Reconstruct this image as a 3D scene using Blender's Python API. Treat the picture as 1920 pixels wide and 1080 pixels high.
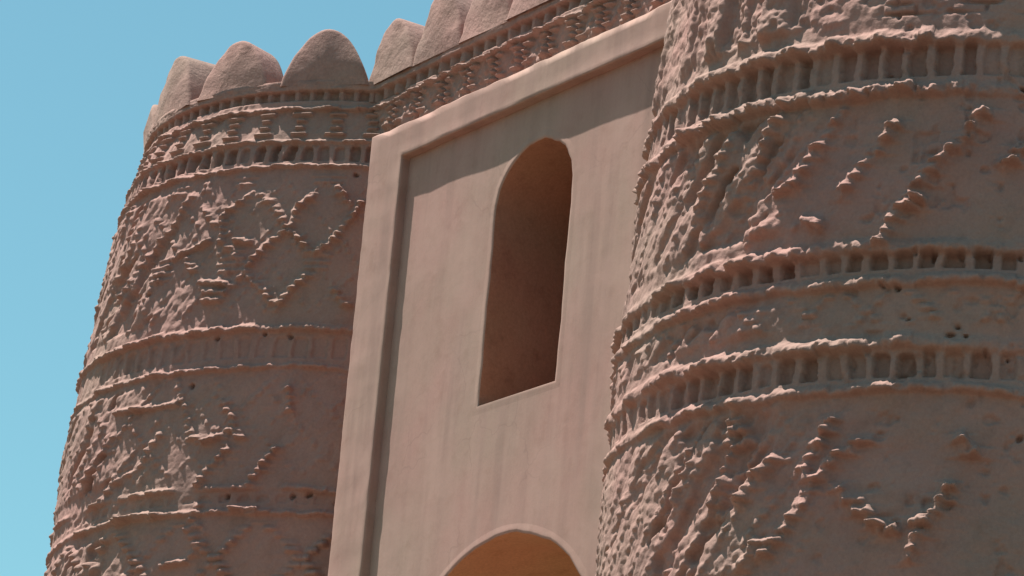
import bpy, math, random
import numpy as np
from mathutils import Matrix, Vector
from mathutils.geometry import tessellate_polygon

SC = bpy.context.scene
C = SC.collection
for o in list(bpy.data.objects):
    bpy.data.objects.remove(o)
R = math.radians

# ------------------------------------------------------------ camera (eye at the origin, ground 1.6 m below)
YAW, PITCH, ROLL, FPX = R(-57.711), R(18.0), R(5.106), 7742.6
f = Vector((math.sin(YAW)*math.cos(PITCH), math.cos(YAW)*math.cos(PITCH), math.sin(PITCH)))
r0 = Vector((math.cos(YAW), -math.sin(YAW), 0)); u0 = r0.cross(f)
rr = r0*math.cos(ROLL)+u0*math.sin(ROLL); uu = u0*math.cos(ROLL)-r0*math.sin(ROLL)
cd = bpy.data.cameras.new('camera'); cam = bpy.data.objects.new('camera', cd); C.objects.link(cam)
cam.matrix_world = Matrix(((rr.x, uu.x, -f.x, 0), (rr.y, uu.y, -f.y, 0), (rr.z, uu.z, -f.z, 0), (0, 0, 0, 1)))
cd.sensor_width = 36; cd.lens = FPX/1920*36; cd.clip_start = .1; cd.clip_end = 8000
SC.camera = cam

# ------------------------------------------------------------ sky and sun
SUN_EL, SUN_A = 67.5, 59.0         # A: degrees from the facade normal, to the left
w = bpy.data.worlds.new('World'); SC.world = w; w.use_nodes = True
nt = w.node_tree; bg = nt.nodes['Background']
sky = nt.nodes.new('ShaderNodeTexSky'); sky.sky_type = 'NISHITA'; sky.sun_disc = False
sky.sun_elevation = R(SUN_EL); sky.sun_rotation = R(180+SUN_A)
sky.air_density = 1.0; sky.dust_density = 0.8; sky.ozone_density = 0.6
tint = nt.nodes.new('ShaderNodeMix'); tint.data_type = 'RGBA'; tint.blend_type = 'MULTIPLY'
tint.inputs[0].default_value = 1.0; tint.inputs[7].default_value = (0.505, .775, 0.655, 1)
nt.links.new(sky.outputs[0], tint.inputs[6]); nt.links.new(tint.outputs[2], bg.inputs[0])
bg.inputs[1].default_value = 0.10
sd = Vector((-math.sin(R(SUN_A))*math.cos(R(SUN_EL)), -math.cos(R(SUN_A))*math.cos(R(SUN_EL)), math.sin(R(SUN_EL))))
sl = bpy.data.lights.new('sun', 'SUN'); sl.energy = 5.0; sl.angle = R(.5); sl.color = (1, .955, .89)
so = bpy.data.objects.new('sun', sl); C.objects.link(so)
so.rotation_euler = sd.to_track_quat('Z', 'Y').to_euler()
SC.view_settings.view_transform = 'Standard'; SC.view_settings.look = 'None'
SC.view_settings.exposure = 1.03; SC.view_settings.gamma = 1.0

# ------------------------------------------------------------ noise helpers (numpy)
_tabs = {}
def vnoise(x, y, seed=0):
    if seed not in _tabs: _tabs[seed] = np.random.RandomState(seed+11).rand(128, 128)
    T = _tabs[seed]; xi = np.floor(x).astype(int); yi = np.floor(y).astype(int)
    fx = x-xi; fy = y-yi; fx = fx*fx*(3-2*fx); fy = fy*fy*(3-2*fy)
    a = T[xi % 128, yi % 128]; b = T[(xi+1) % 128, yi % 128]; c = T[xi % 128, (yi+1) % 128]; d = T[(xi+1) % 128, (yi+1) % 128]
    return (a*(1-fx)+b*fx)*(1-fy)+(c*(1-fx)+d*fx)*fy          # 0..1
def fbm(x, y, sc, seed=0, o=3):
    v = 0; a = 1; t = 0
    for k in range(o):
        v = v+a*(vnoise(x/sc*2**k+17*k, y/sc*2**k+5*k, seed+k)-.5); t += a; a *= .5
    return v/t*2                                               # about -1..1
def sst(a, b, x):
    t = np.clip((x-a)/(b-a), 0, 1); return t*t*(3-2*t)

# ------------------------------------------------------------ materials
def mud(name, col, col2, dirt, bump=.012, bscale=9, streak=0.0, rough=.95, grain=1.0, cracks=0.0):
    m = bpy.data.materials.new(name); m.use_nodes = True; t = m.node_tree; N = t.nodes; L = t.links
    b = N['Principled BSDF']; b.inputs['Roughness'].default_value = rough
    b.inputs['Specular IOR Level'].default_value = .15
    geo = N.new('ShaderNodeNewGeometry')
    def noise(scale, detail=4, vec=None, ro=.55):
        n = N.new('ShaderNodeTexNoise'); n.inputs['Scale'].default_value = scale; n.inputs['Detail'].default_value = detail
        n.inputs['Roughness'].default_value = ro; L.new(vec or geo.outputs['Position'], n.inputs['Vector']); return n
    def mix(a, bb, fac, mode='MIX'):
        x = N.new('ShaderNodeMix'); x.data_type = 'RGBA'; x.blend_type = mode
        for s, v in ((6, a), (7, bb), (0, fac)):
            if isinstance(v, (tuple, float, int)): x.inputs[s].default_value = v
            else: L.new(v, x.inputs[s])
        return x.outputs[2]
    def ramp(src, a, bb):
        mr = N.new('ShaderNodeMapRange'); mr.inputs[1].default_value = a; mr.inputs[2].default_value = bb; L.new(src, mr.inputs[0]); return mr.outputs[0]
    n1 = noise(1.1, 5); n2 = noise(6, 6); n3 = noise(38, 4, ro=.7)
    c = mix(col+(1,), col2+(1,), ramp(n1.outputs[0], .35, .65))
    c = mix(c, dirt+(1,), ramp(n2.outputs[0], .52, .8))
    n4 = noise(.7, 3); c = mix(c, mix((1.05, .97, .98, 1), (.97, 1.02, .99, 1), ramp(n4.outputs[0], .38, .62)), 1.0, 'MULTIPLY')
    g = N.new('ShaderNodeMapRange'); g.inputs[1].default_value = .3; g.inputs[2].default_value = .7
    g.inputs[3].default_value = 1-.14*grain; g.inputs[4].default_value = 1+.12*grain; L.new(n3.outputs[0], g.inputs[0])
    gc = N.new('ShaderNodeCombineColor'); [L.new(g.outputs[0], gc.inputs[k]) for k in range(3)]
    c = mix(c, gc.outputs[0], 1.0, 'MULTIPLY')
    if streak:
        mp = N.new('ShaderNodeMapping'); mp.inputs['Scale'].default_value = (1, 1, .09); L.new(geo.outputs['Position'], mp.inputs[0])
        ns = noise(3.2, 4, mp.outputs[0]); nf = noise(5.5, 3, mp.outputs[0])
        c = mix(c, tuple(x*.72 for x in col)+(1,), mix((0, 0, 0, 1), (streak,)*3+(1,), ramp(ns.outputs[0], .48, .68)))
        c = mix(c, tuple(min(1, x*1.22) for x in col)+(1,), mix((0, 0, 0, 1), (streak*.55,)*3+(1,), ramp(nf.outputs[0], .5, .75)))
    crk = None
    if cracks:
        wn = noise(2.5, 3); wa = N.new('ShaderNodeVectorMath'); wa.operation = 'MULTIPLY_ADD'; wa.inputs[1].default_value = (.35, .35, .35)
        L.new(wn.outputs[1], wa.inputs[0]); L.new(geo.outputs['Position'], wa.inputs[2])
        vo = N.new('ShaderNodeTexVoronoi'); vo.feature = 'DISTANCE_TO_EDGE'; vo.inputs['Scale'].default_value = 1.15; L.new(wa.outputs[0], vo.inputs['Vector'])
        lr = N.new('ShaderNodeMapRange'); lr.inputs[1].default_value = .0; lr.inputs[2].default_value = .012; lr.inputs[3].default_value = 1; lr.inputs[4].default_value = 0; L.new(vo.outputs[0], lr.inputs[0])
        mk = noise(1.3, 2); mm = N.new('ShaderNodeMath'); mm.operation = 'MULTIPLY'; L.new(lr.outputs[0], mm.inputs[0]); L.new(ramp(mk.outputs[0], .5, .62), mm.inputs[1]); crk = mm.outputs[0]
        m2 = N.new('ShaderNodeMath'); m2.operation = 'MULTIPLY'; m2.inputs[1].default_value = cracks; L.new(crk, m2.inputs[0])
        c = mix(c, tuple(x*.55 for x in col)+(1,), m2.outputs[0])
        pn = noise(1.9, 2); c = mix(c, tuple(min(1, x*1.13) for x in col)+(1,), mix((0, 0, 0, 1), (.4, .4, .4, 1), ramp(pn.outputs[0], .5, .68)))   # newer plaster patches
    L.new(c, b.inputs['Base Color'])
    nb = noise(bscale, 8, ro=.65); bm = N.new('ShaderNodeBump'); bm.inputs['Distance'].default_value = bump; bm.inputs['Strength'].default_value = 1
    L.new(nb.outputs[0], bm.inputs['Height']); L.new(bm.outputs[0], b.inputs['Normal'])
    return m
M_TOWER = mud('weathered_adobe', (.325, .198, .166), (.29, .180, .153), (.25, .152, .127), bump=.011, bscale=13, grain=.7)
M_PANEL = mud('smooth_mud_plaster', (.355, .227, .189), (.33, .209, .172), (.295, .183, .147), bump=.0035, bscale=3, streak=.6, grain=.35, cracks=.3)
M_MERLON = mud('parapet_plaster', (.32, .20, .168), (.275, .175, .148), (.22, .135, .112), bump=.022, bscale=7)
M_INNER = mud('inner_plaster', (.38, .19, .130), (.35, .17, .112), (.29, .135, .09), bump=.006, bscale=6)
M_ARCH_BOUNCE = mud('arch_bounce_plaster', (.52, .29, .165), (.48, .26, .145), (.42, .215, .115), bump=.006, bscale=6)  # bounced ground light put into the colour: plaster made brighter and more orange
M_GROUND = mud('desert_ground', (.145, .10, .072), (.125, .086, .062), (.105, .073, .052), bump=.03, bscale=2)

# ------------------------------------------------------------ mesh helpers
def obj(name, verts, faces, mat, parent=None, smooth=True):
    me = bpy.data.meshes.new(name); me.from_pydata([tuple(v) for v in verts], [], faces); me.update()
    if smooth: me.polygons.foreach_set('use_smooth', [True]*len(me.polygons))
    me.materials.append(mat); o = bpy.data.objects.new(name, me); C.objects.link(o)
    if parent: o.parent = parent
    return o
def grid_obj(name, P, mat, parent=None, wrap=False, flip=False, smooth=True):
    """P: rows x cols x 3"""
    n, m, _ = P.shape; idx = np.arange(n*m).reshape(n, m)
    a = idx[:-1, :-1].ravel(); b = idx[:-1, 1:].ravel(); c = idx[1:, 1:].ravel(); d = idx[1:, :-1].ravel()
    q = np.stack([a, b, c, d], -1)
    if wrap:
        q2 = np.stack([idx[:-1, -1], idx[:-1, 0], idx[1:, 0], idx[1:, -1]], -1); q = np.concatenate([q, q2])
    if flip: q = q[:, ::-1]
    me = bpy.data.meshes.new(name); me.vertices.add(n*m); me.vertices.foreach_set('co', np.ascontiguousarray(P, dtype=np.float32).ravel())
    me.loops.add(len(q)*4); me.loops.foreach_set('vertex_index', q.astype(np.int32).ravel())
    me.polygons.add(len(q)); me.polygons.foreach_set('loop_start', np.arange(0, len(q)*4, 4, dtype=np.int32))
    me.polygons.foreach_set('loop_total', np.full(len(q), 4, dtype=np.int32))
    me.polygons.foreach_set('use_smooth', np.full(len(q), smooth)); me.update(calc_edges=True); me.validate()
    me.materials.append(mat); o = bpy.data.objects.new(name, me); C.objects.link(o)
    if parent: o.parent = parent
    return o
def thing(name, label, cat, loc, group=None):
    o = bpy.data.objects.new(name, None); C.objects.link(o); o.location = loc
    o['label'] = label; o['category'] = cat
    if group: o['group'] = group
    return o
def settle(root):
    """children were made in world coordinates: bring them into their thing's frame"""
    def rec(o, p):
        for ch in o.children:
            if ch.type == 'MESH' and p is root:
                ch.data.transform(Matrix.Translation(-root.location))
            rec(ch, ch)
    rec(root, root)

# ------------------------------------------------------------ ground
g = 60; n = 80
xs = np.sinh(np.linspace(-6.2, 6.2, n))*3.2; X, Y = np.meshgrid(xs-20, xs+10)
d = np.hypot(X+31, Y-18)
Z = -1.6+np.where(d > 30, .25*fbm(X, Y, 18, 90), 0)-.0
go = grid_obj('ground', np.stack([X, Y, Z], -1), M_GROUND); go['kind'] = 'structure'

M_BOUNCE = mud('pale_bounce_sheet', (.46, .36, .27), (.42, .32, .235), (.36, .27, .195), bump=.01, bscale=5)  # unseen pale sheet, added to bounce sunlight up into the gate arch
px, py = np.meshgrid(np.linspace(-33.4, -28.6, 30), np.linspace(9, 22.6, 60))
pv = grid_obj('bounce_sheet', np.stack([px, py, -1.594+.01*fbm(px, py, 1.2, 88)+.012], -1), M_BOUNCE); pv['kind'] = 'structure'

# ------------------------------------------------------------ shared relief functions. s: metres along the wall, z: height
def wob(s, seed, a=.02, sc=.5): return a*fbm(s, s*0+seed*3.3, sc, seed)
def ledge(s, z, z0, A=.075, h=.085, seed=1, gap=0.0, lump=.10):
    kb = np.floor((s+.02*fbm(s, z*0, .3, seed+6))/.13); zr = z0+wob(s, seed)+.012*fbm(s, z*0, .09, seed+3)+.22*h*(vnoise(kb*1.3, kb*0, seed+2)-.5)
    prof = sst(zr-h, zr-.72*h, z)*(1-sst(zr-.6*h, zr+.01, z))
    amp = A*(.62+.5*vnoise(kb*2.7, kb*0+1, seed+4)+.5*fbm(s, z*.6, lump, seed+5)+.25*fbm(s, z, .04, seed+9, 2))
    if gap: amp = amp*(1-gap*sst(.0, .35, fbm(s, z*0+7, .45, seed+8)))
    return prof*amp
def niches(s, z, zlo, zhi, P=.26, depth=.075, seed=2, ph=0.0, rib=.13, ero=.25):
    s = s+.045*fbm(s, z, .3, seed)+.008*fbm(s, z, .05, seed+4); q = (s/P+ph); k = np.floor(q); fr = q-k-.5
    hw = .5-rib-.14*(vnoise(k*1.7, k*0, seed+1))
    top = zhi-.06-.02*(np.abs(fr)/hw)**4-.03*vnoise(k*2.9, k*0+1, seed+6)
    ins = (1-sst(hw-.02, hw+.05, np.abs(fr)))*sst(zlo, zlo+.02, z)*(1-sst(top-.02, top+.02, z))
    dep = depth*np.clip(1.3-.9*vnoise(k*.9+3, k*0, seed+2)-ero*.5, .4, 1)
    return -ins*dep
def lattice(s, z, P, ph, A, wdt, course=.075, seed=3, both=1.0, keep=.0, tall=1.0):
    sw = s+.05*fbm(s, z, .55, seed)+.012*fbm(s, z, .1, seed+1); zz = z+.02*fbm(s, z, .7, seed+2)
    zq = (np.floor(zz/course)+.5)*course; zs = .25*zz+.75*zq; zf = zz/course-np.floor(zz/course)
    out = 0
    for sg, am in ((1, 1.0), (-1, both)):
        q = (zs/tall-sg*sw+ph)/P; k = np.round(q); dd = np.abs(q-k)*P*.7071
        along = (zs+sg*sw)
        lum = .7+.8*fbm(along, k*3.1+sg, .17, seed+4)+.35*fbm(s, z, .07, seed+7, 2)
        miss = 1-keep*sst(.05, .4, fbm(along, k*7.7+sg*2, .5, seed+6))
        wd = wdt*(.8+.5*fbm(along, k*5.3, .22, seed+9)); sn = (q-k)*P*.7071; r_ = sst(-wd, -.45*wd, sn)*(1-sst(-.2*wd, 1.25*wd, sn))*np.clip(lum, .1, 1.6)*miss*am
        out = np.maximum(out, r_*sst(0, .15, zf)*(1-.6*sst(.4, 1, zf)))
    return A*out
def bars(s, z, P, ph, rows, A=.035, seed=5, h=.05):
    """stacked short brick ends, wide-narrow-wide"""
    q = s/P+ph; k = np.floor(q); fr = (q-k-.5)*P; out = 0
    for zr, hw in rows:
        hh = hw*(.8+.4*vnoise(k*2.3, k*0+zr*9, seed)); zc = zr+.012*(vnoise(k*1.3+5, k*0+zr*31, seed+1)-.5)
        out = np.maximum(out, (1-sst(hh-.015, hh+.02, np.abs(fr)))*sst(zc-.55*h, zc-.35*h, z)*(1-sst(zc-.2*h, zc+.6*h, z)))
    return A*out
def ribs(s, z, lines, A, wd, seed, cut=.7, CH=.068, soft=0.0):
    """crumbling brick ribs along the given lines (metres along the wall, height), undercut below and sloped above"""
    sw = s+.012*fbm(s, z, .15, seed)+.006*fbm(s, z, .05, seed+1); zw = z+.018*fbm(s, z, .4, seed+2)
    row = np.floor(zw/CH); zf = zw/CH-row; zc_ = (row+.5)*CH; out = np.zeros_like(s); q = 0
    low = fbm(s, z, .3, seed+9); fine = fbm(s, z, .07, seed+7, 3)
    for ln in lines:
        for (a0, b0), (a1, b1) in zip(ln[:-1], ln[1:]):
            q += 1
            m = (s > min(a0, a1)-.25) & (s < max(a0, a1)+.25) & (z > min(b0, b1)-.12) & (z < max(b0, b1)+.12)
            if not m.any(): continue
            if abs(b1-b0) > .35*abs(a1-a0):            # climbing rib: one or two brick ends to a course
                zc = zc_[m]; t = np.clip((zc-b0)/(b1-b0), -.05, 1.05); over = np.abs((zc-b0)/(b1-b0)-.5)-.5
                jit = vnoise(row[m]*1.37+q, row[m]*0+q, seed+3); pr = .5+.3*soft+(.9-.45*soft)*vnoise(row[m]*2.11+q*3, row[m]*0, seed+4)
                c = a0+(a1-a0)*t+(jit-.5)*.05; hw = wd*(.75+.6*vnoise(row[m]*1.9, row[m]*0+q, seed+5))+.22*CH*abs((a1-a0)/(b1-b0))
                d = np.abs(sw[m]-c)
                p_ = (1-sst(hw*(1-.75*soft)-.012, hw*(1+.25*soft)+.014, d+soft*.025*fine[m]))*((1-.55*soft)*sst(.0, .16+.3*soft, zf[m])*(1-cut*sst(.12, 1.05, zf[m]))+.3*soft*(1-.5*sst(.2, 1.1, zf[m])))*pr
                p_ = np.maximum(p_, .28*(1-sst(.3*hw, 2.4*hw, d)))*(1-sst(0, .6*CH/abs(b1-b0), over))
            else:                                      # level course
                t = np.clip((sw[m]-a0)/(a1-a0+1e-9), 0, 1); over = np.abs((sw[m]-a0)/(a1-a0+1e-9)-.5)-.5
                n = zw[m]-(b0+(b1-b0)*t); cell = vnoise(np.floor(sw[m]/.11)*1.7, sw[m]*0+q, seed+6)
                p_ = sst(-.6*CH, -.4*CH, n)*(1-sst(-.2*CH, .7*CH, n))*(over < .03)*(.5+.8*cell)
            if soft:                                   # the courses are half buried in a worn continuous ridge
                L2 = (a1-a0)**2+(b1-b0)**2+1e-9; L = math.sqrt(L2); nx, ny = -(b1-b0)/L, (a1-a0)/L
                if ny*.8-nx*.6 < 0: nx, ny = -nx, -ny
                px = sw[m]+.035*low[m]-a0; py = zw[m]-b0; t = (px*(a1-a0)+py*(b1-b0))/L2; n = px*nx+py*ny+.022*fine[m]
                ov = np.abs(t-np.clip(t, 0, 1))*L; w_ = wd*(1+.5*low[m])
                pc = sst(-w_, -.35*w_, n)*(1-sst(-.25*w_, 1.25*w_, n))*(1-sst(0, .06, ov))*(.75+.5*fine[m])
                p_ = (1-soft)*p_+soft*pc*1.05+.2*p_*pc
            out[m] = np.maximum(out[m], p_*np.clip(1+.5*low[m]+(.25+.5*soft)*fine[m], .2, 1.6))
    return A*out
def erosion(s, z, seed, amt):
    lump = fbm(s, z, .16, seed, 4); ridg = 1-2*np.abs(vnoise(s/.13+z/.30, z/.10-s/.3, seed+4)-.5)
    m = .35+.65*sst(-.25, .3, fbm(s, z, .9, seed+9))
    a = .55*s+.83*z; b = .83*s-.55*z
    slab = fbm(b/.6, a/1.6, .22, seed+15, 3); blk = vnoise(b/.085, a/.22, seed+17)-.5
    return amt*m*(.25*lump+.15*(ridg-.5)+1.1*slab+.35*blk)+.004*fbm(s, z, .05, seed+6, 2)+.045*fbm(s, z, 1.3, seed+12)
def flutes(s, z, seed, A, sc=.16, slope=1.25):
    """worn slanting ridges with deep gaps between them"""
    c_ = 1/math.hypot(1, slope); a = c_*s+slope*c_*z; b = slope*c_*s-c_*z+.05*fbm(s, z, .4, seed+3)
    v = vnoise(b/sc, a/.75, seed)+.35*(vnoise(b/(sc*.45), a/.3, seed+1)-.5)+.25*(vnoise(s/.08, z/.07, seed+2)-.5)
    return A*(sst(.22, .42, v)-.75+.35*v)
def bricks(s, z, L=.30, Hh=.095, dep=.03, seed=6):
    zz = z+.01*fbm(s, z, .4, seed); r_ = np.floor(zz/Hh); zf = (zz/Hh-r_)*Hh
    q = s/L+.5*(r_ % 2)+.3*vnoise(r_*1.1, r_*0, seed); sf = (q-np.floor(q))*L
    gr = np.maximum(1-sst(.008, .022, np.minimum(zf, Hh-zf)), 1-sst(.008, .022, np.minimum(sf, L-sf)))
    return -dep*gr*sst(-.3, .3, fbm(s, z, .35, seed+2))
def zmask(z, rng):
    return sum(sst(a, a+.08, z)*(1-sst(b-.08, b, z)) for a, b in rng)
def pits(s, z, pts):
    out = 0
    sx = s+.022*fbm(s, z, .06, 151); zx = z+.022*fbm(s, z, .06, 152)
    for ps, pz, r_, dp in pts: out = out-dp*np.exp(-(((sx-ps)**2*(.6+ps%.9)+((zx-pz)*1.1)**2)/r_**2)**2)
    return out

# ------------------------------------------------------------ towers
XC, S, AY = -31.669, 5.244, 21.698
def rad(z):
    t = (z-9)/5
    a = 3.271+.03*t-.344*t*t; low = 3.271+(9-z)*.045; hi = 3.271+.03*1.2-.344*1.44-(z-15)*.03
    return np.where(z < 9, low, np.where(z > 15, hi, a))-.085*sst(14.2, 14.9, z)
RIBS_RIGHT = [[(-2.42,11.84),(-2.58,11.58),(-2.72,11.46),(-2.88,11.19)],[(-3.09,11.73),(-3.27,11.51),(-3.42,11.33),(-3.54,11.16)],[(-3.61,11.88),(-3.69,11.72),(-3.82,11.5),(-3.97,11.31),(-4.15,11.27)],[(-4.21,11.9),(-4.43,11.48),(-4.58,11.28)],[(-4.68,11.95),(-4.77,11.66),(-5.0,11.37),(-5.05,11.24)],[(-5.36,12.05),(-5.46,11.74),(-5.53,11.47)],[(-2.08,11.55),(-2.23,11.37)],[(-2.83,11.07),(-2.93,11.09),(-3.05,10.96),(-3.11,10.83),(-3.17,10.74)],[(-3.66,10.92),(-3.84,10.98)],[(-4.25,10.98),(-4.44,10.87)],[(-5.69,12.01),(-5.88,11.77),(-5.93,11.49)],[(-4.33,9.49),(-4.39,9.19),(-4.47,8.89),(-4.48,8.56)],[(-3.45,9.24),(-3.57,9.03),(-3.69,8.85),(-3.6,8.67),(-3.8,8.38),(-3.99,8.13)],[(-3.22,9.06),(-3.43,8.92),(-3.57,8.75)],[(-3.41,8.7),(-3.25,8.58),(-3.12,8.45),(-2.96,8.32),(-2.88,8.34)],[(-2.75,8.36),(-2.61,8.45),(-2.49,8.69)],[(-2.72,8.3),(-2.79,8.11)],[(-4.01,8.27),(-4.18,8.07)],[(-5.4,9.24),(-5.75,9.01),(-5.94,8.87)],[(-2.45,9.1),(-2.36,8.95)],[(-4.38,9.43),(-4.23,9.17),(-4.38,9.12)],[(-4.82,9.08),(-4.95,8.84),(-5.21,8.66)],[(-3.93,8.96),(-4.14,8.85),(-4.25,8.64)]]
RIBS_LEFT = [[(-2.58,13.76),(-2.76,13.57),(-2.79,13.35)],[(-2.8,13.41),(-2.62,13.22),(-2.51,13.1)],[(-2.51,13.1),(-2.29,13.29),(-2.04,13.71)],[(-2.33,13.86),(-2.19,13.67)],[(-3.23,13.81),(-3.11,13.71),(-2.95,13.57),(-2.86,13.41)],[(-3.33,13.81),(-3.48,13.7),(-3.64,13.59)],[(-3.64,13.59),(-3.6,13.3),(-3.36,13.09)],[(-2.8,13.41),(-3.08,13.17),(-3.23,12.93),(-3.51,12.64)],[(-4.14,13.85),(-4.44,13.48),(-4.79,13.21),(-5.15,12.91)],[(-3.93,13.69),(-3.69,13.47)],[(-3.43,13.29),(-3.22,13.26)],[(-3.77,12.85),(-3.41,12.8)],[(-3.71,12.74),(-3.42,12.7)],[(-3.69,12.63),(-3.48,12.62)],[(-2.53,12.85),(-2.69,12.67),(-2.82,12.52),(-2.92,12.61)],[(-3.23,12.93),(-2.93,12.64)],[(-2.22,12.71),(-2.06,12.54)],[(-4.25,13.17),(-3.94,13.25),(-3.73,13.32)],[(-4.03,13.13),(-3.92,12.99)],[(-4.97,13.63),(-5.21,13.3),(-5.61,13.15)],[(-5.38,13.98),(-5.53,13.7)],[(-3.85,11.75),(-3.66,11.31),(-3.55,11.13),(-3.41,11.08)],[(-3.41,11.08),(-3.2,11.14),(-3.09,11.23),(-3.17,11.39),(-3.26,11.51)],[(-3.09,11.2),(-2.98,11.11)],[(-3.14,11.02),(-3.26,10.84),(-3.42,10.6)],[(-2.62,11.0),(-2.72,10.83),(-2.83,10.63)],[(-3.0,10.37),(-2.73,10.37)],[(-4.0,11.2),(-4.24,10.88),(-4.52,10.78),(-4.75,10.63)],[(-4.69,11.27),(-4.95,11.04),(-5.18,10.89)],[(-4.72,11.54),(-4.32,11.52),(-3.81,11.53)],[(-3.26,10.0),(-3.48,9.83),(-3.74,9.8)],[(-4.45,10.31),(-4.14,10.38),(-3.82,10.35)],[(-2.58,11.67),(-2.52,11.37)],[(-3.36,10.39),(-3.44,10.26),(-3.28,10.14)]]
def relief_left(s, z0):
    z = z0
    h = erosion(s, z, 20, .026*(1-.5*sst(-4.2, -3.3, s)))+flutes(s, z, 24, .075, .17, 1.1)*(1-sst(-4.75, -4.15, s))*zmask(z, ((8, 10.2), (10.72, 11.8), (12.45, 14.0)))+.010*(1-sst(-4.2, -3.4, s))*fbm(s, z, .07, 28, 2)
    h += ledge(s, z, 14.84, .08, .07, 31)
    h += bars(s, z, .44, .1, [(14.74, .11), (14.66, .06), (14.58, .06), (14.50, .11)], .06, 33)*1.0
    h += ledge(s, z, 14.43, .065, .06, 35)+niches(s, z, 14.17, 14.42, .19, .11, 36)
    h += ledge(s, z, 14.14, .07, .06, 37)
    m = sst(12.42, 12.5, z)*(1-sst(13.95, 14.05, z))
    h += m*(lattice(s, z, .49, .25, .04*(1-.45*sst(-4.3, -3.3, s)), .035, seed=40, keep=.7)+.35*bars(s, z, .98, .0, [(12.95+.075*k+.98*j, .19-.035*abs(k-1.5)) for k in range(4) for j in (0, 1) if 12.95+.98*j < 14], .06, 44))
    h += ledge(s, z, 12.33, .09, .10, 45)+niches(s, z, 11.96, 12.27, .2, .03, 46)+ledge(s, z, 11.90, .07, .07, 47, gap=.5)
    m = sst(10.7, 10.78, z)*(1-sst(11.75, 11.85, z))
    h += m*lattice(s, z, .47, .1, .04*(1-.5*sst(-4.3, -3.4, s)), .04, seed=50, keep=.75)
    h += ledge(s, z, 10.62, .075, .08, 51, gap=1.0)+niches(s, z, 10.42, 10.58, .2, .03, 52)+ledge(s, z, 10.37, .075, .08, 53, gap=.95)
    m = 1-sst(10.15, 10.25, z)
    h += m*lattice(s, z, .9, .5, .08, .085, seed=54, keep=.5)
    h += ribs(s, z0, RIBS_LEFT, .066, .046, 57, .85, .072, .35)*(1+.45*sst(-3.9, -2.6, s))+pits(s, z, PITS_L)
    return h
def relief_right(s, z):
    fl_ = sst(-3.95, -3.2, s)
    h = erosion(s, z, 60, .026*(1-.6*fl_))+flutes(s, z, 64, .095)*(1-sst(-4.35, -3.75, s))*zmask(z, ((8, 9.42), (10.0, 10.3), (10.86, 11.98)))*(.6+.4*sst(-.1, .3, fbm(s, z, .6, 69)))+.014*(1-sst(-4.2, -3.4, s))*fbm(s, z, .07, 68, 2)+fl_*(.022*fbm(s, z, .32, 154)-.03*sst(.25, .6, fbm(s, z, .14, 156)))
    h += ledge(s, z, 14.84, .08, .07, 71)+ledge(s, z, 14.43, .065, .06, 72)+niches(s, z, 14.17, 14.42, .19, .095, 73)+ledge(s, z, 14.14, .07, .06, 74)
    sf = sst(-3.95, -3.45, s)          # how far round to the weathered flank
    m = sst(12.66, 12.74, z)*(1-sst(13.95, 14.05, z))
    h += m*((1-sst(-4.6, -3.9, s))*.10*sst(-.1, .35, fbm(s, z*.16, .15, 75, 3))+.05*fbm(s, z, .12, 76)*(1-sf)+sf*bricks(s, z, dep=.06))
    fd = 1-.65*sst(-3.0, -2.3, s)
    h += fd*ledge(s, z, 12.60, .125, .18, 77, gap=.2)+niches(s, z, 12.16, 12.52, .205, .10, 78)
    h += fd*ledge(s, z, 12.14, .125, .17, 80, lump=.05)*(.75+.6*vnoise(s/.06+z/.09, z/.2, 81))
    m = sst(10.85, 10.93, z)*(1-sst(11.95, 12.03, z))
    h += m*(1-sst(-4.2, -3.4, s))*.6*lattice(s, z, .27, .1, .05, .04, seed=84, keep=.5, both=.5, tall=1.3)
    h += fd*ledge(s, z, 10.76, .12, .16, 86, gap=.45)+niches(s, z, 10.49, 10.70, .205, .13, 87, ero=.4)+ledge(s, z, 10.46, .10, .13, 88, gap=.5)
    m = sst(10.0, 10.06, z)*(1-sst(10.26, 10.33, z))
    h += m*(lattice(s, z, .5, .1, .05, .06, seed=90, keep=.7))
    h += fd*ledge(s, z, 9.95, .12, .16, 91, gap=.5)+niches(s, z, 9.58, 9.86, .2, .11, 92, ero=.4)+ledge(s, z, 9.55, .09, .12, 93, gap=.25)
    m = 1-sst(9.33, 9.42, z)
    h += m*(1-.9*sst(-4.1, -3.3, s))*lattice(s, z, .28, .1, .035, .042, seed=97, keep=.5, both=.5, tall=1.3)
    h += ribs(s, z, RIBS_RIGHT, .098, .072, 98, .9, .098, .42)*(.65+.45*sst(-4.7, -4.0, s)+.75*sst(-3.7, -2.6, s))+pits(s, z, PITS_R)
    return h
rs = np.random.RandomState(5)
S0 = 3.2
def sang(deg): return math.radians(deg)*S0
PITS_L = [(sang(a), z_, .028, .07) for a, z_ in ((-47, 12.2), (-52, 12.22), (-62, 12.2), (-43, 10.5), (-40, 10.52), (-66, 11.7), (-38.5, 14.02), (-55, 10.5))]
PITS_R = [(sang(a), z_, r_*.75, .07) for a, z_, r_ in ((-49, 10.6, .05), (-51.5, 10.62, .035), (-45, 10.61, .03), (-41, 10.62, .028), (-54, 10.33, .035), (-56, 10.35, .03), (-46, 9.93, .035),
          (-44, 9.92, .02), (-37.5, 12.05, .03), (-52, 10.05, .02), (-45, 10.0, .02), (-41, 9.8, .025), (-37, 10.6, .03), (-38, 9.75, .03), (-36, 9.1, .04), (-58, 12.2, .02), (-40, 13.0, .03), (-56, 13.1, .025))]

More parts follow.
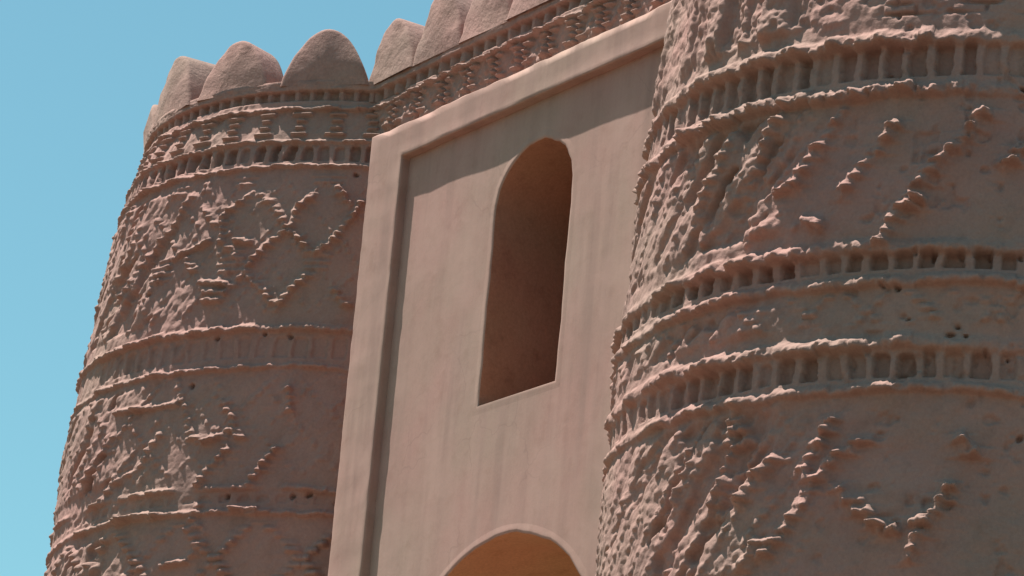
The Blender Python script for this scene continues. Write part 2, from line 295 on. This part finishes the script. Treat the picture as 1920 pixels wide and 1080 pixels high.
def dome_merlon(a, r_in, base, wdt, hgt, thick, seed, place):
    """one rounded merlon: a bulging slab with a parabola outline; place(u, v, depth) -> world point"""
    rng = random.Random(seed); nu = 26; nv = 22
    lean = rng.uniform(-.03, .03); top = hgt*rng.uniform(.95, 1.05)
    out = []
    for k in range(nu+1):
        t = -1+2*k/nu
        x = math.copysign(abs(t)**.9, t)*wdt/2
        y = top*max(0, 1-abs(t)**(1.95+.25*lean*30))**.93
        out.append((x+lean*y, y))
    # rings from the front outline to the back outline, rounded at the edges
    rings = []
    for off, dep in ((.045, .0), (.018, .006), (.004, .02), (0, .045), (0, thick-.045), (.006, thick-.015), (.03, thick)):
        rg = []
        for (x, y) in out:
            cx, cy = 0, hgt*.25
            l = math.hypot(x-cx, max(y-cy, 0)+1e-6) if y > cy else abs(x)+1e-6
            sx = (x-cx)*(1-off/max(l, .15)); sy = y-(off*(y-cy)/l if y > cy else 0)
            wv = .018*math.sin(x*9+seed)+.016*math.sin(y*13+seed*2)+.01*math.sin(x*23+y*17+seed)
            rg.append(place(sx, sy, dep+wv*.5))
        rings.append(rg)
    V = [p for rg in rings for p in rg]; m = nu+1; F = []
    for i in range(len(rings)-1):
        for k in range(m-1):
            F.append((i*m+k, i*m+k+1, (i+1)*m+k+1, (i+1)*m+k))
    # front and back caps: strips down to a base line
    for i, fl in ((0, 0), (len(rings)-1, 1)):
        b = len(V); dep = 0 if fl == 0 else thick
        for lev in (1,):
            V.append(place(0, hgt*.3, dep-(.03 if fl == 0 else -.03)))
        for k in range(m-1):
            F.append((i*m+k+1, i*m+k, b) if fl == 0 else (i*m+k, i*m+k+1, b))
        F.append((i*m, i*m+m-1, b) if fl == 0 else (i*m+m-1, i*m, b))
    return V, F

def make_tower(side, label, relief):
    cx = XC+side*S
    root = thing('round_tower', label, 'tower', (cx, AY, -1.6), 'round adobe towers flanking the gate')
    dense = (-128, -32)
    step = .0125 if side < 0 else .0125
    th = np.concatenate([np.arange(-180, dense[0], 1.2), np.arange(dense[0], dense[1], math.degrees(step/3.2)), np.arange(dense[1], 180, 1.2)])
    th = np.radians(th); s = th*S0
    zlo = 7.6
    ztop = 14.91
    zz = np.concatenate([np.arange(-1.75, zlo, .12), np.arange(zlo, ztop, .0125), [ztop]])
    SS, ZZ = np.meshgrid(s, zz); H = relief(SS, ZZ)
    H = H*(1-.45*(1-sst(-5.7, -5.1, SS)))
    rr_ = rad(ZZ)+H; rr_[-1] = rr_[-2]-.2
    X = cx+rr_*np.cos(th)[None]; Y = AY+rr_*np.sin(th)[None]
    P = np.stack([X, Y, ZZ], -1)
    if side < 0: cuts = [('wall', -2, 10.40), ('niche_band', 10.40, 10.66), ('wall', 10.66, 11.93), ('niche_band', 11.93, 12.36), ('wall', 12.36, 14.16), ('niche_band', 14.16, 14.45), ('brick_frieze', 14.45, 15)]
    else: cuts = [('wall', -2, 9.56), ('niche_band', 9.56, 9.95), ('wall', 9.95, 10.47), ('niche_band', 10.47, 10.76), ('wall', 10.76, 12.14), ('niche_band', 12.14, 12.62), ('wall', 12.62, 14.16), ('niche_band', 14.16, 14.45), ('brick_frieze', 14.45, 15)]
    for nm, a, b in cuts:
        i0 = max(0, np.searchsorted(zz, a)-(0 if a < 0 else 1)); i1 = np.searchsorted(zz, b)
        grid_obj(nm, P[i0:min(i1, len(zz))], M_TOWER, root, wrap=True)
    # parapet: dentil recess, projecting lip, low wall, top, inner side
    thp = np.radians(np.arange(-180, 180, .32)); sp = thp*S0; r1 = float(rad(np.array(14.9)))
    rows = [(np.full_like(sp, r1-.2), np.full_like(sp, 14.87))]
    for k, z_ in enumerate(np.arange(14.895, 15.10, .01)):
        dent = np.clip((np.abs((sp/.19) % 1-.5)-.27)/.06, 0, 1)
        rec = -.075+.06*dent+.015*fbm(sp, sp*0+z_, .1, 101)
        lip = .02+.02*fbm(sp, sp*0+z_*2, .25, 103)+.008*fbm(sp, sp*0+z_*8, .06, 105)
        t = float(sst(15.0, 15.02, np.array(z_)))
        rows.append((r1+rec*(1-t)+lip*t, np.full_like(sp, z_)))
    zt = 15.10
    for rad_, z_ in ((r1+.02, zt+.02), (r1-.0, zt+.03), (r1-.38, zt+.03), (r1-.42, zt+.0), (r1-.42, 14.3), (.5, 14.28), (.02, 14.28)):
        rows.append((np.full_like(sp, rad_), np.full_like(sp, z_)))
    P = np.stack([np.stack([cx+a*np.cos(thp), AY+a*np.sin(thp), b], -1) for a, b in rows])
    grid_obj('parapet', P, M_MERLON, root, wrap=True)
    rp = r1+.01
    for k in range(17):
        am = (-48.5, -71.8, -95, -116)[k] if side < 0 and k < 4 else -50-20.6*k if side < 0 else -50-20.6*k
        a0 = math.radians(am)
        if side < 0 and (-32 < am % 360-360 < -30 or 0 < ((am+34) % 360) < 20): continue   # the gate wall joins here
        def place(u, v, dp, a0=a0):
            a = a0+u/rp; rq = rp+.035-dp-.10*v; return (cx+rq*math.cos(a), AY+rq*math.sin(a), 15.07+v)
        V, F = dome_merlon(a0, 0, 0, .99, (.67, .62, .70, .46)[k] if k < 4 else .67, .46, 7+k*3+(side > 0)*50, place)
        obj('merlon', V, F, M_MERLON, root)
    settle(root)
    return root
make_tower(-1, 'weathered round adobe tower at the left, against open blue sky, with rounded merlons on top', relief_left)
make_tower(1, 'nearer round adobe tower on the right with crumbling relief and top out of view', relief_right)

# ------------------------------------------------------------ gate wall between the towers
gate = thing('gatehouse', 'smooth pinkish mud plaster gatehouse front with arched window between the two round towers', 'gatehouse', (XC, 20, -1.6))
YP = 19.6                              # the plastered front stands proud of the wall behind
XL, XR, XOL, XOR = -33.27, -28.80, -33.91, -28.15
ZI, ZO = 13.813, 14.166
def fy(x): return YP+.094+.005*(x-XL)          # the recessed field's surface
# frame: a U swept round the field
path = []
for z in np.arange(-1.7, ZI, .06): path.append((0, z))
for x in np.arange(0, 1.0001, 1/80): path.append((1, x))
for z in np.arange(-1.7, ZI, .06)[::-1]: path.append((2, z))
prof = [(0, 'F'), (0, .075), (0, .03), (.001, .010), (.006, .001), (.016, -.004), (.05, -.003), (.10, .0), (.3, .0), (.7, .0), (.95, .0), (.982, .004), (.995, .012), (1.0, .03), (1.0, .08), (1.0, .6)]
P = np.zeros((len(prof), len(path), 3))
for j, (kind, v) in enumerate(path):
    for i, (o_, y_) in enumerate(prof):
        if i < 8: ol = ot = o_
        else: ol = .10+(XL-XOL-.10)*(o_-.10)/.9; ot = .10+(ZO-ZI-.10)*(o_-.10)/.9
        if kind == 0: x, z = XL-ol, v
        elif kind == 2: x, z = XR+ol, v
        else: x = (XL-ol)+(XR-XL+2*ol)*v; z = ZI+ot
        sa = np.array([v*3.0+kind*11.0]) if kind != 1 else np.array([x*1.0])
        a = float(fbm(sa, sa*0+i*.15, .55, 120)[0]); b_ = float(fbm(sa, sa*0+3, .16, 121)[0])
        wz = .010*a+.003*b_
        if i >= 11: wz = .035*a+.012*b_
        yy = fy(x)+.03 if y_ == 'F' else YP+y_+(.006*a if i > 3 else 0)
        if kind == 1: z += wz
        else: x += wz*(-1 if kind == 0 else 1)*.6
        P[i, j] = (x, yy, z)
grid_obj('panel_frame', P, M_PANEL, gate, flip=True)

def arch(xl, xr, z0, zs, za, pw=1.5, n=28):
    """outline counter-clockwise from the lower left, pointed arch on straight jambs"""
    c = (xl+xr)/2; hw = (xr-xl)/2; pts = [(xl, z0), (xr, z0)]
    for k in range(1, 14): pts.append((xr, z0+(zs-z0)*k/14))
    for k in range(n+1):
        t = k/n; x = xr-2*hw*t; q = min(1.0, abs(x-c)/hw)
        pts.append((x, zs+(za-zs)*max(0, 1-q**pw)**.56))
    for k in range(13, 0, -1): pts.append((xl, z0+(zs-z0)*k/14))
    return pts
win = arch(-31.59, -30.31, 10.905, 12.90, 13.41, 1.85)
gar = arch(-32.54, -29.40, -1.6, 8.42, 9.55, 1.85)
def offset(pts, d):
    n_ = len(pts); out = []
    for i in range(n_):
        a = Vector(pts[i-1]); b = Vector(pts[i]); c = Vector(pts[(i+1) % n_])
        e1 = (b-a); e2 = (c-b)
        e1 = e1.normalized() if e1.length > 1e-6 else e2.normalized(); e2 = e2.normalized() if e2.length > 1e-6 else e1
        n1 = Vector((e1.y, -e1.x)); n2 = Vector((e2.y, -e2.x)); m_ = (n1+n2)
        m_ = m_.normalized() if m_.length > 1e-6 else n1
        k = 1/max(.5, m_.dot(n1)); out.append((b.x+m_.x*d*k, b.y+m_.y*d*k))
    return out
# field sheet with the two holes
hole1 = offset(win, .085); hole2 = offset(gar, .085)
outer = [(XL-.03, -1.75), (XR+.03, -1.75), (XR+.03, ZI+.03), (XL-.03, ZI+.03)]
loops = [[Vector((x, z, 0)) for x, z in l] for l in (outer, hole1, hole2)]
flat = [p for l in loops for p in l]
# the gate arch reaches the ground: keep its hole above the sheet's foot
for p in loops[2]: p.y = max(p.y, -1.7)
tris = tessellate_polygon(loops)
obj('plaster_field', [(p.x, fy(p.x), p.y) for p in flat], [tuple(t) for t in tris], M_PANEL, gate, smooth=False)

def reveal(name, pts, depth, seed, mat, back=True, parent=gate):
    prof = [(.085, 0), (.05, -.003), (.03, -.005), (.008, -.004), (0, .006), (-.003, .04), (0, .25), (0, depth)]
    n_ = len(pts); P = np.zeros((len(prof), n_, 3))
    for i, (o_, dy) in enumerate(prof):
        q = offset(pts, o_)
        for j, (x, z) in enumerate(q):
            wv = .006*math.sin(j*.9+seed)+.004*math.sin(j*2.3+seed) if 0 < i < 6 else 0
            P[i, j] = (x+wv, fy(x)+dy, z+wv)
    lip = grid_obj(name+'_lip', P[:5], M_PANEL, parent, wrap=True, flip=True)
    rv = grid_obj(name+'_reveal', P[4:], mat, parent, wrap=True, flip=True)
    return P[-1]
e1 = reveal('window', win, 1.1, 3, M_INNER)
e2 = reveal('gate_arch', gar, 2.4, 8, M_ARCH_BOUNCE)
def room(name, edge, x0, x1, y1, z0, z1):
    """a closed chamber behind an opening: a front wall round the opening, sides, floor, ceiling, back"""
    yf = float(edge[:, 1].mean()); o4 = [(x0, z0), (x1, z0), (x1, z1), (x0, z1)]
    lp = [[Vector((x, z, 0)) for x, z in o4], [Vector((p[0], p[2], 0)) for p in edge]]
    fl_ = [p for l in lp for p in l]; V = [(p.x, yf, p.y) for p in fl_]; F = [tuple(t) for t in tessellate_polygon(lp)]
    b = len(V); V += [(x, y1, z) for x, z in o4]
    for k in range(4): F.append((k, (k+1) % 4, b+(k+1) % 4, b+k))
    F.append((b, b+1, b+2, b+3))
    return obj(name, V, F, M_INNER, gate, smooth=False)
room('chamber', e1, -32.7, -29.0, 24.0, 10.6, 14.0)
b = len(e2); V = [tuple(p) for p in e2]; obj('back_wall', V, [tuple(range(b))], M_ARCH_BOUNCE, gate, smooth=False)

# brick frieze above the panel, parapet and its merlons
xs = np.arange(-35.1, -28.2, .0125); zs = np.arange(14.0, 14.91, .0125); XX, ZZ = np.meshgrid(xs, zs)
sg = XX+40
H = .03*fbm(XX, ZZ, .16, 130)+.02*fbm(XX, ZZ, .5, 131)
H += ledge(sg, ZZ, 14.845, .085, .06, 132)
H += bars(sg, ZZ, .47, .35, [(14.76, .15), (14.69, .09), (14.62, .09), (14.555, .15)], .055, 134)
H += -.07*(1-sst(.05, .09, np.abs(((sg/.47) % 1)-0.15)))*(ZZ < 14.79)
H += .5*lattice(sg, ZZ, .23, .1, .06, .04, seed=136, keep=.4)*(ZZ < 14.78)
P = np.stack([XX, 20.07-H, ZZ], -1); P[-1, :, 1] = 20.3; P[0, :, 1] = 20.12; grid_obj('brick_frieze', P, M_TOWER, gate)
xs = np.arange(-35.1, -28.2, .02); ss_ = xs+40; rows = [np.stack([xs, xs*0+20.3, xs*0+14.87], -1)]
for z_ in np.arange(14.895, 15.11, .01):
    dent = np.clip((np.abs((ss_/.21) % 1-.5)-.27)/.06, 0, 1)
    rec = -.085+.07*dent+.015*fbm(ss_, ss_*0+z_, .1, 141); lip = .02+.02*fbm(ss_, ss_*0+z_*2, .25, 143)+.008*fbm(ss_, ss_*0+z_*8, .06, 145)
    t = float(sst(15.0, 15.02, np.array(z_))); rows.append(np.stack([xs, 20.06-(rec*(1-t)+lip*t), np.full_like(xs, z_)], -1))
for y_, z_ in ((20.05, 15.13), (20.08, 15.14), (20.42, 15.14), (20.46, 15.11), (20.48, 14.3), (24.5, 14.28), (24.6, -1.7)):
    rows.append(np.stack([xs, np.full_like(xs, y_), np.full_like(xs, z_)], -1))
grid_obj('parapet', np.stack(rows), M_MERLON, gate)
k = 0
for gx in np.arange(-34.42, -28.6, .885):
    def place(u, v, dp, gx=gx): return (gx+u, 20.02+dp+.03*v, 15.08+v)
    V, F = dome_merlon(0, 0, 0, .91, .70, .46, 31+k*5, place); k += 1
    obj('merlon', V, F, M_MERLON, gate)
def reargap(p): return [Vector((x, max(z, -1.69), 0)) for x, z in offset(p, .12)]
lp = [[Vector(v) for v in ((-35.3, -1.75, 0), (-28, -1.75, 0), (-28, 14.02, 0), (-35.3, 14.02, 0))], reargap(win), reargap(gar)]
obj('rear_wall', [(p.x, 20.13, p.y) for l in lp for p in l], [tuple(t) for t in tessellate_polygon(lp)], M_TOWER, gate, smooth=False)
settle(gate)

SC.render.engine = 'CYCLES'
SC.cycles.max_bounces = 8; SC.cycles.diffuse_bounces = 6
SC.render.resolution_x = 1024; SC.render.resolution_y = 576
